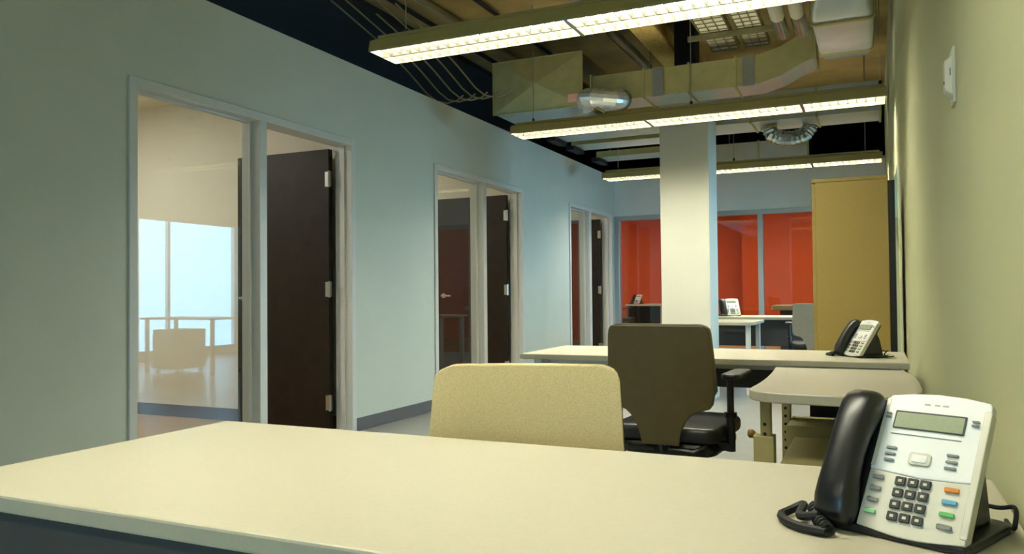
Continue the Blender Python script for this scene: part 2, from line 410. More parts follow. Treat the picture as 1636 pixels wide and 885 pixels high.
pendant('added unseen pendant light behind the photographer, out of the frame', [-1.56, -0.34], -1.5, 2.44)  # unseen lamp added to light the desk edge from behind
def troffer(label, x, y, z, lx=1.2, ly=0.6):
    t = thing('office_ceiling_light', label, 'ceiling light', (x, y, z-0.03), 0, 'recessed ceiling lights')
    box('frame', 'whitemetal', -lx/2-0.03, lx/2+0.03, -ly/2-0.03, ly/2+0.03, 0.012, 0.03, t)
    box('diffuser', 'troffer', -lx/2, lx/2, -ly/2, ly/2, 0, 0.012, t)
troffer('ceiling light panel inside the nearest office', -5.6, 3.3, 2.66)
troffer('ceiling light panel inside the middle office', -5.6, 6.4, 2.66)
troffer('ceiling light panel inside the farthest office', -5.6, 9.6, 2.66)
troffer('added left ceiling light panel in the orange room', -4.6, 14.2, 2.72)  # unseen panels added to light the orange room
troffer('added right ceiling light panel in the orange room', -1.2, 14.2, 2.72)

# ------------------------------------------------------------------ ceiling services
# plenum box with cross-broken face
t = thing('duct_box', 'square sheet metal duct box with creased face and pink sticker', 'duct', (-2.88, 6.9, 2.76))
m = MB()
hx, hz = 0.45, 0.49
for (a, b) in (((-hx, 0), (hx, 0)), ((hx, 0), (hx, hz)), ((hx, hz), (-hx, hz)), ((-hx, hz), (-hx, 0))):
    n = len(m.v); m.v += [(a[0], 0, a[1]), (b[0], 0, b[1]), (0.0, -0.03, hz/2)]; m.f.append((n, n+1, n+2))
m.build('creased_face', 'galv_dull', t)
box('box_body', 'galv', -hx, hx, 0.002, 0.75, 0, hz, t)
for (a, b, c, d) in ((-hx-0.012, hx+0.012, -0.012, 0.004), (-hx-0.012, hx+0.012, hz-0.004, hz+0.012)):
    box('flange', 'galv_dull', a, b, -0.008, 0.006, c, d, t)
for a in (-hx-0.012, hx-0.004): box('flange', 'galv_dull', a, a+0.016, -0.008, 0.006, 0.004, hz-0.004, t)
box('sticker', 'sticker', hx-0.13, hx-0.03, -0.014, -0.008, 0.03, 0.105, t)
# long rectangular duct with an offset rising to the right
t = thing('rectangular_duct', 'long galvanised rectangular duct with offset rising to the right', 'duct', (-1.3, 6.94, 2.775))
path = [(-1.05, 0.0), (-0.55, 0.0), (-0.15, 0.0), (0.25, 0.0), (0.45, 0.005), (0.62, 0.05), (0.78, 0.13), (0.90, 0.17)]
m = MB(); m.loft([[(x, 0, z), (x, 0.38, z), (x, 0.38, z+0.245), (x, 0, z+0.245)] for x, z in path]); m.build('duct_body', 'galv_dull', t)
m = MB(); m.loft([[(x, 0.0, z-0.003), (x, 0.38, z-0.003), (x, 0.38, z), (x, 0, z)] for x, z in path]); m.build('duct_underside_sheen', 'galv_pale', t)  # reflected daylight put into a paler skin under the duct
for x, z in ((-1.05, 0), (-0.55, 0), (-0.15, 0), (0.25, 0), (0.89, 0.167)):
    box('seam_flange', 'galv_dull', x-0.008, x+0.008, -0.012, 0.392, z-0.014, z+0.259, t)
for x in (-0.42, 0.36): box('hanger_strap', 'steel', x-0.05, x+0.05, -0.016, -0.012, -0.01, 0.25, t)
# round flexible elbow beside the box
t = thing('round_duct_elbow', 'shiny round elbow joining the duct box and the long duct', 'duct', (-2.42, 6.60, 2.66))
pts = [(-0.005, 0.42, 0.15), (0.03, 0.30, 0.155), (0.09, 0.20, 0.15), (0.17, 0.155, 0.135), (0.25, 0.16, 0.12), (0.32, 0.20, 0.115), (0.36, 0.27, 0.12), (0.37, 0.335, 0.13)]
ep = []
for i in range(len(pts)-1):
    for k in range(3): ep.append(Vector(pts[i]).lerp(Vector(pts[i+1]), k/3)-Vector((0, 0, 0.02)))
m = MB(); m.tube(ep, [0.082+0.006*(i % 3 == 0) for i in range(len(ep))], 16); m.build('elbow_gores', 'galv_pale', t)
MB().tube([(0.364, 0.30, 0.107), (0.371, 0.338, 0.111)], 0.094, 16).build('collar', 'galv', t, smooth=True)
# big duct along Y over the right hand side
t = thing('supply_duct', 'large shiny duct with rounded end beside the sage wall', 'duct', (-0.17, 6.4, 2.9))
def oval(y, hw, h, zc):
    return [(px, y, zc+pz) for px, pz in rrect(-hw, hw, 0, h, min(hw, h)*0.16, 4)]
m = MB(); m.loft([oval(-0.98, 0.10, 0.42, 0.12), oval(-0.80, 0.15, 0.44, 0.06), oval(-0.60, 0.19, 0.45, 0.02), oval(-0.46, 0.20, 0.46, 0.0)]); m.build('duct_transition', 'galv_pale', t, smooth=True)
m = MB(); m.loft([oval(-0.46, 0.212, 0.475, -0.012), oval(-0.42, 0.212, 0.475, -0.012)]); m.build('flange', 'galv_dull', t)
m = MB(); m.loft([oval(-0.42, 0.20, 0.46, 0.0), oval(0.0, 0.20, 0.46, 0.0), oval(0.34, 0.195, 0.46, 0.0)]); m.build('duct_body', 'galv_pale', t, smooth=True)
m = MB(); m.loft([oval(0.34, 0.205, 0.475, -0.01), oval(0.38, 0.205, 0.475, -0.01)]); m.build('seam_band', 'galv_dull', t)
m = MB(); m.loft([oval(0.38, 0.195, 0.46, 0.0), oval(0.62, 0.18, 0.44, 0.03), oval(0.80, 0.13, 0.38, 0.09), oval(0.88, 0.05, 0.25, 0.18)]); m.build('rounded_end', 'galv_pale', t, smooth=True)
for s in (-1, 1): MB().tube([(s*0.22, 0.0, 0.0), (s*0.22, 0.0, DECK-2.9)], 0.004, 6).build('hanger_rod', 'steel', t)
# beam with fireproofing and conduit beside it
t = thing('ceiling_beam', 'tan fireproofed steel beam under the brown ceiling deck', 'beam', (-1.83, 0, 3.35))
box('bottom_flange', 'concrete', -0.11, 0.11, 3.0, 11.3, 0, 0.045, t, bevel=0.012)
box('beam_web', 'concrete', -0.03, 0.03, 3.0, 11.3, 0.045, DECK-3.35, t)
tag(MB().tube([(-2.12, 2.0, 3.38), (-2.12, 8.1, 3.38)], 0.05, 12).build('ceiling_pipe', 'steel', smooth=True), 'grey steel pipe running beside the tan ceiling beam', 'pipe')
# two white wrapped pipes
for i, (x, lab) in enumerate(((-0.60, 'left of two short white wrapped pipes'), (-0.465, 'right of two short white wrapped pipes'))):
    t = thing('wrapped_pipe', lab + ' by the shiny supply duct', 'pipe', (x, 5.0, 3.0), 0, 'white wrapped pipes')
    MB().tube([(0, -0.6, 0.1), (0, 0.95, 0.0)], 0.05, 14).build('pipe_wrap', 'pipe', t, smooth=True)
    MB().tube([(0, 0.95, 0.0), (0, 1.35, -0.01)], 0.052, 14).build('metal_sleeve', 'galv', t, smooth=True)
# wire mesh cable trays on a strut
for (xa, xb, lab) in ((-1.30, -1.06, 'wider left wire mesh cable tray above the near pendant light'), (-1.0, -0.80, 'narrower right wire mesh cable tray above the near pendant light')):
    t = thing('cable_tray', lab, 'cable tray', (xa, 4.6, 3.2), 0, 'wire mesh cable trays')
    w = xb-xa; nx = 4
    for k in range(nx):
        MB().tube([(w*k/(nx-1), 0, 0), (w*k/(nx-1), 2.7, 0)], 0.005, 5).build('long_wire', 'wire', t)
    for s in (0, w): MB().tube([(s, 0, 0.05), (s, 2.7, 0.05)], 0.005, 5).build('rim_wire', 'wire', t)
    cw = None
    for k in range(28):
        if cw is None: cw = MB().tube([(0, 0, 0.05), (0, 0, 0), (w, 0, 0), (w, 0, 0.05)], 0.005, 5).build('cross_wire', 'wire', t); o = cw
        else: o = share(cw, 'cross_wire', t)
        o.location = (0, 0.02+k*0.098, 0)
    box('pale_board', 'pipe', 0.008, w-0.008, 0.02, 2.68, 0.008, 0.03, t)  # pale board put in above the tray wires
t = thing('strut_hanger', 'metal strut carrying the wire mesh cable trays', 'bracket', (-1.05, 6.75, 3.155))
box('strut', 'wire', -0.36, 0.36, -0.02, 0.02, 0, 0.04, t)
for x in (-0.34, 0.34): MB().tube([(x, 0, 0.04), (x, 0, DECK-3.155)], 0.005, 6).build('threaded_rod', 'steel', t)
# bent conduits hanging over the wall
for i in range(5):
    x = -3.98+i*0.13
    p = [(x-0.3, 5.6, 3.6), (x-0.12, 6.1, 3.34), (x, 6.4, 3.12), (x+0.10, 6.55, 2.95), (x+0.17, 6.62, 2.88), (x+0.26, 6.66, 2.86), (x+0.36, 6.68, 2.88), (x+0.42, 6.7, 2.93)]
    tag(MB().tube(p, 0.008, 6).build('bent_conduit', 'wire', smooth=True), ['first', 'second', 'third', 'fourth', 'fifth'][i]+' bent conduit from the left in the row left of the duct box', 'conduit', 'bent conduits over the wall')
# straight conduits along the deck on the left
for i, (x, z, r) in enumerate(((-3.95, 3.52, 0.03), (-3.72, 3.54, 0.022), (-3.5, 3.55, 0.035), (-3.1, 3.57, 0.02))):
    tag(MB().tube([(x, -2.8, z), (x, 11.2, z)], r, 8).build('ceiling_conduit', 'dark' if i != 2 else 'wire', smooth=True), ['dark', 'thin dark', 'pale', 'small dark'][i]+' straight conduit along the ceiling above the left wall', 'conduit', 'ceiling conduits')
# far ducts
t = thing('rectangular_duct', 'far galvanised duct crossing behind the white column', 'duct', (-0.85, 8.6, 2.80))
box('duct_body', 'galv_pale', -1.0, 0.95, 0, 0.55, 0, 0.30, t)
for x in (-0.98, -0.3, 0.35, 0.94): box('seam_flange', 'galv_dull', x-0.01, x+0.01, -0.014, 0.564, -0.014, 0.314, t)
for x in (-0.8, 0.8): MB().tube([(x, 0.27, 0.30), (x, 0.27, DECK-2.80)], 0.005, 6).build('hanger_rod', 'steel', t)
for i, yy in enumerate((7.75, 8.42, 9.04, 10.0)):
    t = thing('ceiling_joist', ('nearest', 'second', 'third', 'farthest')[i]+' pale metal joist spanning from the left wall top towards the column', 'joist', (-2.6, yy, 2.82), 0, 'pale joists over the left wall')
    box('joist_sheet', 'galv_pale', -0.72, 0.66, 0, 0.42, 0, 0.05, t)
    box('end_bracket', 'dark', -0.80, -0.70, 0.02, 0.40, -0.05, 0.0, t)
    box('front_lip', 'galv_dull', -0.72, 0.66, -0.012, 0.0, -0.006, 0.07, t)
    for x in (-0.6, 0.55): MB().tube([(x, 0.2, 0.05), (x, 0.2, DECK-2.82)], 0.005, 6).build('hanger_rod', 'steel', t)
t = thing('rectangular_duct', 'lowest far galvanised duct close to the grey blue wall', 'duct', (-1.0, 10.4, 2.66))
box('duct_body', 'galv_pale', -0.85, 0.3, 0, 0.5, 0, 0.26, t)
for x in (-0.84, -0.3, 0.29): box('seam_flange', 'galv_dull', x-0.01, x+0.01, -0.014, 0.514, -0.014, 0.274, t)
for x in (-0.7, 0.2): MB().tube([(x, 0.25, 0.26), (x, 0.25, DECK-2.66)], 0.005, 6).build('hanger_rod', 'steel', t)
t = thing('flexible_duct', 'crumpled foil flexible duct drooping at the far right', 'duct', (-0.95, 9.28, 2.62))
pts = [(-0.05, -0.42, 0.165), (-0.02, -0.42, 0.08), (0.08, -0.41, 0.03), (0.20, -0.40, 0.02), (0.31, -0.39, 0.05), (0.36, -0.38, 0.12), (0.37, -0.38, 0.165)]
fp = []
for i in range(len(pts)-1):
    for k in range(5):
        a = Vector(pts[i]).lerp(Vector(pts[i+1]), k/5); fp.append(a)
MB().tube(fp, [0.072+0.010*(i % 2) for i in range(len(fp))], 12).build('foil_hose', 'galv', t)
MB().tube([fp[0], fp[0]+Vector((0.005, 0, -0.03))], 0.088, 14).build('collar', 'galv_dull', t)

# ------------------------------------------------------------------ desks
def desk_top(parent, outline, z, name='worktop', th=0.025):
    m = MB(); m.prism(outline, z-th, z); return m.build(name, 'top', parent, bevel=0.004, seg=2)
# nearest desk
D1 = thing('office_desk', 'nearest cream desk filling the foreground with grey phone on it', 'desk', (-0.58, 1.03, 0))
desk_top(D1, [(-0.728, -0.318), (0.732, -0.318), (0.732, 0.305), (-0.728, 0.305)], 0.74)
box('modesty_panel', 'modesty', -0.68, 0.69, -0.285, -0.265, 0.28, 0.715, D1)
for x in (-0.68, 0.64):
    box('leg', 'tanmetal', x, x+0.045, -0.28, -0.235, 0, 0.715, D1, bevel=0.004); box('leg', 'tanmetal', x, x+0.045, 0.20, 0.245, 0, 0.715, D1, bevel=0.004)
    box('side_rail', 'tanmetal', x+0.01, x+0.035, -0.235, 0.20, 0.66, 0.70, D1)
# second desk
D2 = thing('office_desk', 'second cream desk behind the olive chair with phone by the wall', 'desk', (-0.67, 3.62, 0))
desk_top(D2, [(-0.815, -0.295), (0.79, -0.295), (0.79, 0.305), (-0.815, 0.305)], 0.74)
box('modesty_panel', 'modesty', -0.70, 0.76, 0.21, 0.23, 0.565, 0.715, D2)
for x in (-0.76, 0.72):
    for yy in (-0.26, 0.22): box('leg', 'whitemetal', x, x+0.04, yy, yy+0.04, 0, 0.715, D2, bevel=0.004)
    box('side_rail', 'whitemetal', x+0.008, x+0.032, -0.22, 0.22, 0.67, 0.71, D2)
box('end_panel', 'rubber', 0.40, 0.715, 0.175, 0.20, 0.05, 0.715, D2)
box('front_rail', 'whitemetal', -0.72, 0.72, -0.15, -0.12, 0.685, 0.715, D2)
# return table with curved outline, on slotted posts
T = thing('return_table', 'small cream return table with curved corners on slotted tan posts', 'table', (0, 0, 0))
ol = []
def bez(p0, p1, p2, n=8):
    return [tuple((1-s)**2*a+2*s*(1-s)*b+s*s*c for a, b, c in zip(p0, p1, p2)) for s in [i/n for i in range(n+1)]]
ol += bez((-0.36, 3.29), (-0.335, 2.85), (-0.355, 2.60)); ol += bez((-0.357, 2.56), (-0.362, 2.46), (-0.24, 2.44))[1:]
ol += bez((-0.10, 2.43), (0.02, 2.44), (0.06, 2.47)); ol += bez((0.06, 2.47), (0.128, 2.53), (0.13, 2.74))[1:]
ol += bez((0.13, 2.80), (0.135, 3.15), (0.09, 3.30))
desk_top(T, list(reversed(ol)), 0.715, th=0.03)
post = None
for (px, py) in ((-0.315, 2.60), (-0.312, 3.20)):
    p = box('post', 'tanmetal', px-0.016, px+0.016, py-0.02, py+0.02, 0.05, 0.685, T, bevel=0.003)
    for k in range(9):
        MB().tube([(px-0.002, py-0.0215, 0.36+k*0.03), (px-0.002, py-0.019, 0.36+k*0.03)], 0.0055, 10).build('slot_hole', 'rubber', p)
    s = box('post_sleeve', 'tanmetal', px-0.036, px+0.026, py-0.03, py+0.03, 0.05, 0.565, T, bevel=0.003) if py < 3 else None
box('foot', 'tanmetal', -0.345, -0.285, 2.5, 3.28, 0.0, 0.05, T, bevel=0.006)
k = MB().tube([(-0.350, 2.62, 0.562), (-0.358, 2.62, 0.562)], 0.008, 10).build('adjusting_knob', 'tanmetal', T)
m = MB().tube([(-0.352, 2.62, 0.562), (-0.358, 2.62, 0.562), (-0.370, 2.62, 0.562), (-0.374, 2.62, 0.562)], [0.009, 0.014, 0.014, 0.009], 12); m.build('knob_grip', 'brass', k, smooth=True)
box('wall_post', 'tanmetal', 0.118, 0.148, 2.66, 2.70, 0, 0.685, T); box('wall_post', 'tanmetal', 0.118, 0.148, 3.16, 3.20, 0, 0.685, T)
sh = box('lower_shelf', 'tanmetal', -0.295, 0.09, 3.0, 3.27, 0.515, 0.53, T, bevel=0.003); box('shelf_lip', 'tanmetal', -0.295, 0.09, 2.993, 3.005, 0.47, 0.535, sh, bevel=0.003)
box('cross_rail', 'tanmetal', -0.30, 0.09, 2.99, 3.03, 0.40, 0.43, T, bevel=0.004)
# file pedestal below the return
def pedestal(label, loc, sx, sy, h, body, grp=None, rz=0.0):
    t = thing('file_pedestal', label, 'pedestal', loc, rz, grp)
    box('body', body, -sx/2, sx/2, -sy/2, sy/2, 0.06, h-0.02, t, bevel=0.004); box('top_panel', body, -sx/2-0.003, sx/2+0.003, -sy/2-0.003, sy/2+0.003, h-0.02, h, t, bevel=0.004)
    dh = (h-0.12)/3
    for i in range(3):
        d = box('drawer', body, -sx/2+0.006, sx/2-0.006, -sy/2-0.016, -sy/2, 0.075+i*dh, 0.07+(i+1)*dh, t, bevel=0.003)
        box('pull', 'steel', -0.06, 0.06, -sy/2-0.024, -sy/2-0.016, 0.075+i*dh+dh*0.72, 0.075+i*dh+dh*0.80, d)
    for x in (-1, 1):
        for yy in (-1, 1): MB().tube([(x*(sx/2-0.04)-0.012, yy*(sy/2-0.05), 0.028), (x*(sx/2-0.04)+0.012, yy*(sy/2-0.05), 0.028)], 0.028, 12).build('caster', 'rubber', t)
    return t
pedestal('tan file pedestal tucked under the return table', (-0.082, 2.62, 0), 0.36, 0.70, 0.50, 'tanmetal')
# tall cabinet
t = thing('tall_cabinet', 'tall olive tan cabinet standing beyond the second desk', 'cabinet', (-0.122, 5.3, 0))
box('body', 'cabinet', -0.186, 0.205, -0.3, 0.3, 0.05, 1.655, t, bevel=0.004); box('cornice', 'cabinet', -0.206, 0.206, -0.302, 0.302, 1.655, 1.677, t, bevel=0.003)
box('plinth', 'modesty', -0.21, 0.19, -0.28, 0.28, 0, 0.05, t)
box('gap_shade', 'rubber', 0.205, 0.240, -0.295, 0.295, 0.0, 1.645, t)  # black slab painting the shade between cabinet and wall
for s in (0, 1):
    d = box('door', 'cabinet', -0.204, -0.186, -0.295+s*0.297, -0.002+s*0.297, 0.06, 1.65, t, bevel=0.002)
    MB().tube([(-0.216, (-0.03 if s == 0 else 0.03), 0.95), (-0.216, (-0.03 if s == 0 else 0.03), 1.10)], 0.006, 8).build('handle', 'steel', d)
# far desk with its return
t = thing('office_desk', 'far cream desk with white legs before the orange glass front', 'desk', (-1.25, 9.2, 0))
desk_top(t, [(-0.9, -0.35), (0.9, -0.35), (0.9, 0.35), (-0.9, 0.35)], 0.74, th=0.03)
box('modesty_panel', 'modesty', -0.8, 0.8, -0.20, -0.18, 0.42, 0.71, t)
for x in (-0.86, 0.81):
    for yy in (-0.31, 0.26): box('leg', 'whitemetal', x, x+0.05, yy, yy+0.05, 0, 0.71, t, bevel=0.004)
t = thing('return_table', 'far small table with white legs beside the white column', 'table', (-1.35, 8.38, 0))
desk_top(t, list(rrect(-0.28, 0.28, -0.45, 0.44, (0.03, 0.10, 0.02, 0.02))), 0.715, th=0.03)
for x in (-0.24, 0.20):
    for yy in (-0.38, 0.34): box('leg', 'whitemetal', x, x+0.045, yy, yy+0.045, 0, 0.685, t, bevel=0.004)
pedestal('small pale pedestal under the far desk', (-1.55, 9.25, 0), 0.36, 0.5, 0.36, 'whitemetal')
# bay table and pedestal, mirrored in the office glass
t = thing('bay_table', 'white table on casters in the window bay', 'table', (1.1, 7.85, 0))
desk_top(t, [(-0.65, -0.3), (0.65, -0.3), (0.65, 0.3), (-0.65, 0.3)], 0.74)
for x in (-0.6, 0.56):
    for yy in (-0.26, 0.22):
        box('leg', 'whitemetal', x, x+0.04, yy, yy+0.04, 0.06, 0.715, t)
        MB().tube([(x+0.008, yy+0.02, 0.03), (x+0.032, yy+0.02, 0.03)], 0.03, 10).build('caster', 'rubber', t)
pedestal('white rolling pedestal under the bay table', (1.35, 7.85, 0), 0.42, 0.5, 0.58, 'whitemetal')
# orange room furniture
t = thing('office_desk', 'desk against the orange wall with dark kneehole', 'desk', (-4.45, 16.55, 0))
desk_top(t, [(-0.32, -0.4), (0.85, -0.4), (0.85, 0.42), (-0.32, 0.42)], 0.775, th=0.04)
box('kneehole_panel', 'rubber', -0.26, 0.42, 0.30, 0.36, 0.02, 0.735, t); box('side_panel', 'modesty', -0.30, -0.26, -0.36, 0.38, 0, 0.735, t)
p = box('drawer_unit', 'tanmetal', 0.42, 0.80, -0.36, 0.38, 0, 0.735, t)
for i in range(3): box('drawer', 'tanmetal', 0.43, 0.79, -0.376, -0.36, 0.03+i*0.235, 0.245+i*0.235, p, bevel=0.003)
t = thing('side_table', 'low padded cream bench behind the right glass pane', 'table', (-0.9, 13.1, 0))
m = MB(); m.prism(rrect(-0.55, 0.55, -0.35, 0.35, 0.08), 0.72, 0.80); m.build('padded_top', 'beige', t, bevel=0.02)
box('base_cabinet', 'modesty', -0.42, 0.45, -0.28, 0.28, 0, 0.72, t)

# ------------------------------------------------------------------ task chairs (front of the chair towards -Y)
def task_chair(name, label, shellm, cushm, dz=0.0):
    t = thing(name, label, 'chair', (0, 0, 0), 0, 'task chairs')
    # back outline (x, z)
    half = [(0.00, 0.895), (0.15, 0.897), (0.172, 0.893), (0.184, 0.880), (0.190, 0.855), (0.197, 0.78), (0.203, 0.70), (0.202, 0.64), (0.192, 0.592), (0.170, 0.587), (0.135, 0.578), (0.105, 0.553), (0.085, 0.515), (0.074, 0.475), (0.070, 0.448), (0.0, 0.446)]
    def back(z): return 0.215 + 0.13*(z-0.45) + 0.05*max(0.0, (z-0.72))
    def loftback(hf, yoff, th, curve, inset):
        # grid strips across: rows down the outline
        n = 12; m = MB(); rows = []
        zs = []
        steps = 26
        ztop = hf[0][1]; zbot = hf[-1][1]
        def halfw(z):
            best = 0
            pts = hf
            for (xa, za), (xb, zb) in zip(pts[:-1], pts[1:]):
                lo, hi = min(za, zb), max(za, zb)
                if lo-1e-9 <= z <= hi+1e-9 and hi-lo > 1e-6:
                    s = (z-za)/(zb-za); best = max(best, xa+(xb-xa)*s)
            return best
        zl = [ztop-0.0015, ztop-0.004, ztop-0.010, ztop-0.018, ztop-0.03] + [ztop-0.04-(ztop-zbot-0.04-0.004)*i/steps for i in range(steps+1)]
        for z in zl:
            w = halfw(z)-inset
            rows.append([(w*(-1+2*i/n), z) for i in range(n+1)])
        for side in (0, 1):
            base = len(m.v)
            for r in rows:
                for (x, z) in r:
                    edge = abs(x)/0.2
                    m.v.append((x, back(z)+yoff-curve*(x/0.2)**2+(th/2 if side else -th/2), z))
            k = n+1
            for i in range(len(rows)-1):
                for j in range(n):
                    a = base+i*k+j; q = (a, a+1, a+k+1, a+k)
                    m.f.append(q if side else tuple(reversed(q)))
        k = n+1; nr = len(rows); B2 = nr*k
        for i in range(nr-1):
            for j in (0, n):
                a = i*k+j; m.f.append((a, a+k, B2+a+k, B2+a) if j == 0 else (a+k, a, B2+a, B2+a+k))
        for j in range(n):
            m.f.append((j, j+1, B2+j+1, B2+j)); a = (nr-1)*k+j; m.f.append((a+1, a, B2+a, B2+a+1))
        return m
    half = [(x, z+dz) for x, z in half]
    loftback(half, 0.0, 0.016, 0.035, 0.0).build('back_shell', shellm, t, smooth=True, bevel=0.003, seg=2)
    # front cushion: wider padded pad
    hc = [(0.0, 0.900), (0.155, 0.900), (0.182, 0.893), (0.196, 0.878), (0.198, 0.855), (0.202, 0.78), (0.206, 0.70), (0.208, 0.65), (0.19, 0.625), (0.15, 0.612), (0.0, 0.61)]
    hc = [(x, z+dz) for x, z in hc]
    loftback(hc, -0.030, 0.040, 0.035, 0.006).build('back_cushion', cushm, t, smooth=True, bevel=0.012, seg=3)
    # seat
    m = MB(); m.prism(rrect(-0.208, 0.208, -0.255, 0.195, (0.09, 0.09, 0.06, 0.06)), 0.455, 0.515); m.build('seat', 'black', t, smooth=True, bevel=0.02, seg=3)
    m = MB(); m.prism(rrect(-0.19, 0.19, -0.235, 0.185, 0.07), 0.405, 0.455); m.build('seat_pan', 'black', t, bevel=0.015, seg=2)
    MB().tube([(0.0, 0.05, 0.40), (0.0, 0.13, 0.395), (0.0, 0.175, 0.43), (0.0, 0.19, 0.48)], 0.018, 8).build('back_bar', 'black', t, smooth=True)
    for s in (-1, 1):
        MB().tube([(s*0.03, 0.20, 0.435), (s*0.12, 0.20, 0.43), (s*0.155, 0.18, 0.445), (s*0.17, 0.12, 0.46)], 0.009, 7).build('back_brace', 'black', t, smooth=True)
        xa = s*0.226; ya = 0.07
        box('arm_bracket', 'black', min(s*0.16, xa), max(s*0.16, xa), ya-0.03, ya+0.03, 0.425, 0.452, t)
        MB().tube([(xa, ya, 0.42), (xa, ya, 0.56)], 0.017, 10).build('arm_sleeve', 'black', t, smooth=True)
        MB().tube([(xa, ya, 0.545), (xa, ya, 0.565)], 0.023, 10).build('height_ring', 'black', t)
        MB().tube([(xa, ya, 0.56), (xa, ya, 0.69)], 0.013, 10).build('arm_post', 'black', t, smooth=True)
        m = MB(); m.prism(rrect(xa-0.036, xa+0.036, -0.16, 0.09, 0.033), 0.685, 0.708); m.build('armrest', 'black', t, bevel=0.008)
    lv = MB().tube([(0.15, 0.05, 0.40), (0.26, 0.06, 0.395)], 0.006, 7).build('lever', 'black', t)
    MB().tube([(0.25, 0.06, 0.395), (0.265, 0.06, 0.395), (0.285, 0.06, 0.38), (0.285, 0.06, 0.35)], [0.01, 0.016, 0.017, 0.012], 8).build('lever_grip', 'black', lv, smooth=True)
    MB().tube([(0, 0, 0.09), (0, 0, 0.25), (0, 0, 0.251), (0, 0, 0.405)], [0.028, 0.028, 0.018, 0.018], 12).build('gas_lift', 'black', t, smooth=True)
    for i in range(5):
        a = R_(90+72*i); c, s = math.cos(a), math.sin(a)
        leg = MB().tube([(0.02*c, 0.02*s, 0.115), (0.15*c, 0.15*s, 0.10), (0.30*c, 0.30*s, 0.075)], [0.026, 0.021, 0.016], 8).build('base_arm', 'black', t, smooth=True)
        MB().tube([(0.30*c-0.022*s, 0.30*s+0.022*c, 0.028), (0.30*c+0.022*s, 0.30*s-0.022*c, 0.028)], 0.028, 12).build('caster', 'rubber', leg)
        MB().tube([(0.30*c, 0.30*s, 0.03), (0.30*c, 0.30*s, 0.08)], 0.012, 8).build('caster_stem', 'black', leg)
    return t
c2 = task_chair('task_chair', 'olive task chair seen from behind at the second desk', 'shell', 'shell')
c2.location = (-0.715, 3.12, 0); c2.rotation_euler = (0, 0, math.pi+R_(-4))
c1 = task_chair('task_chair', 'beige fabric task chair tucked behind the nearest desk', 'shell', 'beige', -0.032)
c1.location = (-0.594, 1.30, 0); c1.rotation_euler = (0, 0, R_(17))
c3 = task_chair('task_chair', 'grey task chair seen from behind at the far desk by the cabinet', 'grey_shell', 'grey_shell')
c3.location = (-0.545, 8.3, 0.0); c3.rotation_euler = (0, 0, math.pi+R_(6))
c4 = copy_tree(c2); c4['label'] = 'dark task chair seen side on behind the left glass pane'
c4.location = (-4.72, 15.72, 0); c4.rotation_euler = (0, 0, R_(95))

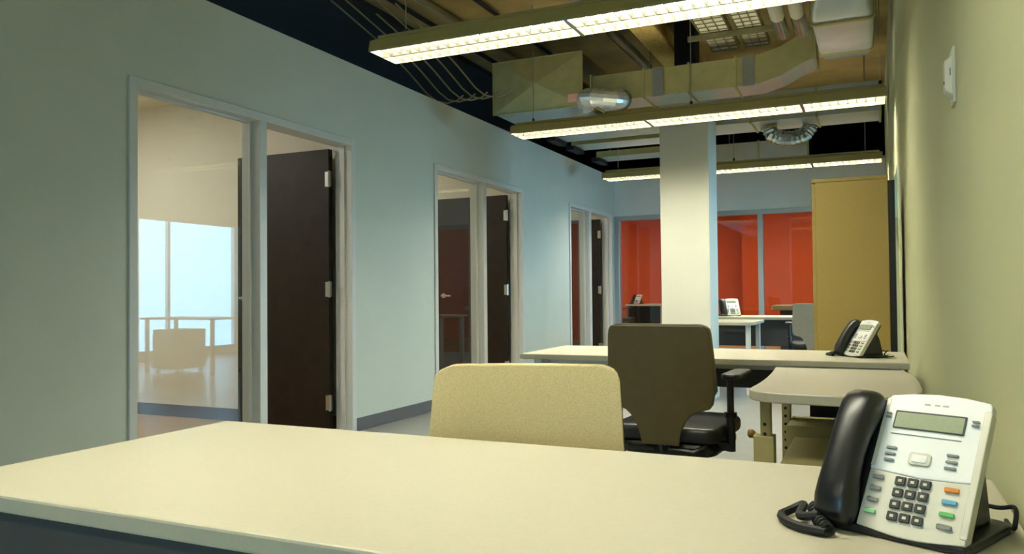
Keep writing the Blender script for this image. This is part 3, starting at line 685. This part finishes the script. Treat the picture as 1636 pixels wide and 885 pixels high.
# ------------------------------------------------------------------ desk phones
def phone(label):
    t = thing('desk_phone', label, 'phone', (0, 0, 0), 0, 'desk phones')
    TA = R_(56.5)
    U = Vector((1, 0, 0)); V = Vector((0, math.cos(TA), math.sin(TA))); N = Vector((0, -math.sin(TA), math.cos(TA)))
    O = Vector((0, 0, 0.0145))
    FM = Matrix(((U.x, V.x, N.x, O.x), (U.y, V.y, N.y, O.y), (U.z, V.z, N.z, O.z), (0, 0, 0, 1)))
    FW, FH = 0.114, 0.160
    def pz(name, m, outline, w0, w1, parent, bevel=0.0, seg=2, smooth=False):
        return MB().prism(outline, w0, w1).transform(FM).build(name, m, parent, bevel=bevel, seg=seg, smooth=smooth)
    # base and stand
    m = MB(); m.prism(rrect(-0.058, 0.118, -0.004, 0.135, (0.012, 0.012, 0.02, 0.02)), 0.0, 0.010); m.build('base_plate', 'black', t, bevel=0.003)
    m = MB(); m.loft([[(x, -0.002, 0.010), (x, 0.115, 0.010), (x, 0.100, 0.075), (x, 0.082, 0.110), (x, 0.018, 0.018)] for x in (0.012, 0.10)]); m.build('wedge_stand', 'black', t, bevel=0.003)
    # body under the face, full width with handset cradle
    pz('body', 'black', rrect(-0.055, FW-0.003, 0.001, FH-0.004, 0.010), -0.022, -0.004, t, bevel=0.004)
    # silver face: lower and upper plates with a slightly curved bottom edge
    bot = [(FW*i/10, -0.004-0.006*math.sin(math.pi*i/10)) for i in range(11)]
    side = 0.40*FH
    low = bot + [(FW, side), (FW*0.5, side-0.004), (0.0, side)]
    pz('lower_face', 'silver', low, -0.012, 0.0, t, bevel=0.0012, seg=2)
    topc = [(FW-0.004+0.004*math.cos(a), FH-0.008+0.008*math.sin(a)) for a in [i*math.pi/2/4 for i in range(5)]]
    up = [(0.0, side), (FW*0.5, side-0.004), (FW, side)] + topc + [(FW*0.75, FH+0.004), (FW*0.5, FH+0.0055), (FW*0.25, FH+0.004), (0.004, FH), (0.0, FH-0.006)]
    pz('upper_face', 'silver_glare', up, -0.012, 0.0008, t, bevel=0.0012, seg=2)  # whitened to carry painted glare
    pz('side_trim', 'silver', rrect(FW-0.007, FW+0.001, 0.002, FH-0.010, 0.003), -0.013, 0.0012, t, bevel=0.001)
    pz('side_trim', 'silver', rrect(-0.0005, 0.005, FH*0.42, FH-0.004, 0.002), -0.013, 0.0012, t, bevel=0.001)
    # screen
    s = pz('screen_bezel', 'lcdframe', rrect(0.12*FW, 0.80*FW, 0.735*FH, 0.875*FH, 0.001), 0.0008, 0.0022, t)
    pz('screen', 'lcd', rrect(0.135*FW, 0.785*FW, 0.742*FH, 0.862*FH, 0.001), 0.0022, 0.0026, s)
    pz('softkey_strip', 'keygrey', rrect(0.115*FW, 0.79*FW, 0.688*FH, 0.695*FH, 0.0004), 0.0008, 0.0014, t)
    def key(name, m, u, v, w, h, parent=t, hh=0.0030, r=0.0012):
        return pz(name, m, rrect(u*FW-w/2, u*FW+w/2, v*FH-h/2, v*FH+h/2, r, 3), 0.0, hh, parent, bevel=0.0006, seg=1)
    for r_ in range(4):
        for c_ in range(3):
            k = key('keypad_key', 'key', 0.325+0.118*c_, 0.335-0.087*r_, 0.0110, 0.0100)
            pz('key_print', 'keyprint', rrect((0.325+0.118*c_)*FW-0.002, (0.325+0.118*c_)*FW+0.002, (0.335-0.087*r_)*FH-0.0016, (0.335-0.087*r_)*FH+0.0016, 0.0003, 2), 0.003, 0.0032, k)
    for i, mm in enumerate(('orange_key', 'blue_key', 'green_key', 'keygrey')): key('function_key', mm, 0.80, 0.330-0.087*i, 0.0150, 0.0052)
    for i, mm in enumerate(('keygrey', 'keygrey', 'keygrey', 'mint_key')): key('function_key', mm, 0.105, 0.340-0.087*i, 0.0125, 0.0048)
    for i in range(3):
        key('soft_key', 'keygrey', 0.165, 0.575-0.047*i, 0.0115, 0.0034); key('soft_key', 'keygrey', 0.745, 0.575-0.047*i, 0.0125, 0.0034)
    for i in range(2):
        key('line_key', 'keygrey', 0.055, 0.845-0.03*i, 0.006, 0.0022); key('line_key', 'keygrey', 0.885, 0.845-0.03*i, 0.008, 0.0022)
    nv = key('navigation_key', 'silver', 0.455, 0.515, 0.024, 0.0150, r=0.004)
    pz('navigation_center', 'silver_glare', rrect(0.455*FW-0.008, 0.455*FW+0.008, 0.515*FH-0.0045, 0.515*FH+0.0045, 0.002), 0.003, 0.0042, nv)
    # small logo print
    for (u0, u1) in ((0.375, 0.435), (0.475, 0.53), (0.55, 0.61)):
        pz('logo_print', 'ink', rrect(u0*FW, u1*FW, 0.938*FH, 0.952*FH, 0.0006, 2), 0.0008, 0.00095, t)
    # handset, lofted along v
    rings = []
    prof = [(-0.016, 0.009, 0.020, 0.012), (-0.014, 0.018, 0.022, 0.018), (-0.006, 0.0225, 0.026, 0.024), (0.012, 0.0235, 0.032, 0.027), (0.030, 0.0225, 0.038, 0.023), (0.050, 0.021, 0.042, 0.020), (0.075, 0.0205, 0.044, 0.019), (0.100, 0.021, 0.042, 0.020), (0.122, 0.0225, 0.037, 0.023), (0.145, 0.0235, 0.030, 0.026), (0.158, 0.0225, 0.025, 0.023), (0.166, 0.018, 0.021, 0.017), (0.168, 0.009, 0.019, 0.011)]
    for (v, hw, wc, th) in prof:
        rr = []
        for i in range(16):
            a = 2*math.pi*i/16; cx, sy = math.cos(a), math.sin(a)
            px = math.copysign(abs(cx)**0.7, cx)*hw; pw = math.copysign(abs(sy)**0.7, sy)*th*0.78
            rr.append(FM @ Vector((-0.023+px, v*0.92+0.003, wc*0.72+pw-0.012)))
        rings.append(rr)
    MB().loft(rings).build('handset', 'handset', t, smooth=True)
    # cord: plain lead out of the handset, a loop on the desk and a coil back to the base
    a0 = FM @ Vector((-0.036, -0.010, 0.018))
    pts = [a0, a0+Vector((-0.02, -0.004, -0.004)), Vector((-0.074, 0.016, 0.014)), Vector((-0.086, 0.004, 0.007)), Vector((-0.085, -0.016, 0.006)), Vector((-0.070, -0.034, 0.006)), Vector((-0.044, -0.046, 0.006)), Vector((-0.014, -0.044, 0.006))]
    def smoothp(P, n=6):
        out = []
        for i in range(len(P)-1):
            p0, p1, p2, p3 = P[max(i-1, 0)], P[i], P[i+1], P[min(i+2, len(P)-1)]
            for k in range(n):
                s = k/n
                out.append(0.5*((2*p1)+(p2-p0)*s+(2*p0-5*p1+4*p2-p3)*s*s+(-p0+3*p1-3*p2+p3)*s**3))
        return out+[P[-1]]
    MB().tube(smoothp(pts), 0.0052, 8).build('handset_cord', 'rubber', t, smooth=True)
    ax = smoothp([Vector((-0.012, -0.042, 0.008)), Vector((-0.026, -0.030, 0.010)), Vector((-0.042, -0.014, 0.014)), Vector((-0.050, 0.000, 0.018)), Vector((-0.042, 0.010, 0.012))], 30)
    hel = []
    for i, p in enumerate(ax):
        tdir = (ax[min(i+1, len(ax)-1)]-ax[max(i-1, 0)]).normalized(); n1 = tdir.cross(Vector((0, 0, 1))).normalized(); n2 = tdir.cross(n1); a = i*0.62
        hel.append(p+n1*0.0062*math.cos(a)+n2*0.0062*math.sin(a))
    MB().tube(hel, 0.0021, 6).build('coiled_cord', 'rubber', t, smooth=True)
    MB().tube(smoothp([Vector((0.06, 0.12, 0.03)), Vector((0.10, 0.128, 0.025)), Vector((0.122, 0.12, 0.03)), Vector((0.128, 0.10, 0.016)), Vector((0.118, 0.125, 0.005)), Vector((0.10, 0.16, 0.004))]), 0.0026, 6).build('line_cord', 'rubber', t, smooth=True)
    return t
p1 = phone('large grey desk phone on the nearest desk')
p1.location = (-0.022, 0.985, 0.74); p1.rotation_euler = (0, 0, R_(-25))
def phone_copy(label, loc, rz, s=1.0):
    p = copy_tree(p1); p['label'] = label; p.location = loc; p.rotation_euler = (0, 0, rz); p.scale = (s, s, s); return p
phone_copy('desk phone on the second desk beside the tall cabinet', (-0.12, 3.60, 0.74), R_(-56), 1.0)
phone_copy('small phone on the far desk before the orange glass', (-1.50, 9.1, 0.74), R_(24), 1.3)
phone_copy('tiny phone on the desk against the orange wall', (-4.66, 16.4, 0.775), R_(-20), 1.3)

# ------------------------------------------------------------------ wall sensor
t = thing('wall_sensor', 'ivory wall sensor mounted high on the sage wall', 'sensor', (XW, 1.93, 1.470))
box('back_plate', 'plate', -0.006, 0, -0.035, 0.035, -0.06, 0.06, t, bevel=0.002)
m = MB(); m.loft([[(-0.006, yy, zz) for yy, zz in rrect(-0.024, 0.024, -0.043, 0.043, 0.006, 3)], [(-0.020, yy, zz) for yy, zz in rrect(-0.020, 0.020, -0.030, 0.034, 0.006, 3)]]); m.build('housing', 'plate', t)
box('lens_slot', 'lcdframe', -0.0105, -0.009, -0.0235, -0.0215, 0.0, 0.016, t)
MB().tube([(-0.0195, -0.008, -0.012), (-0.0212, -0.008, -0.012)], 0.004, 10).build('indicator', 'rubber', t)
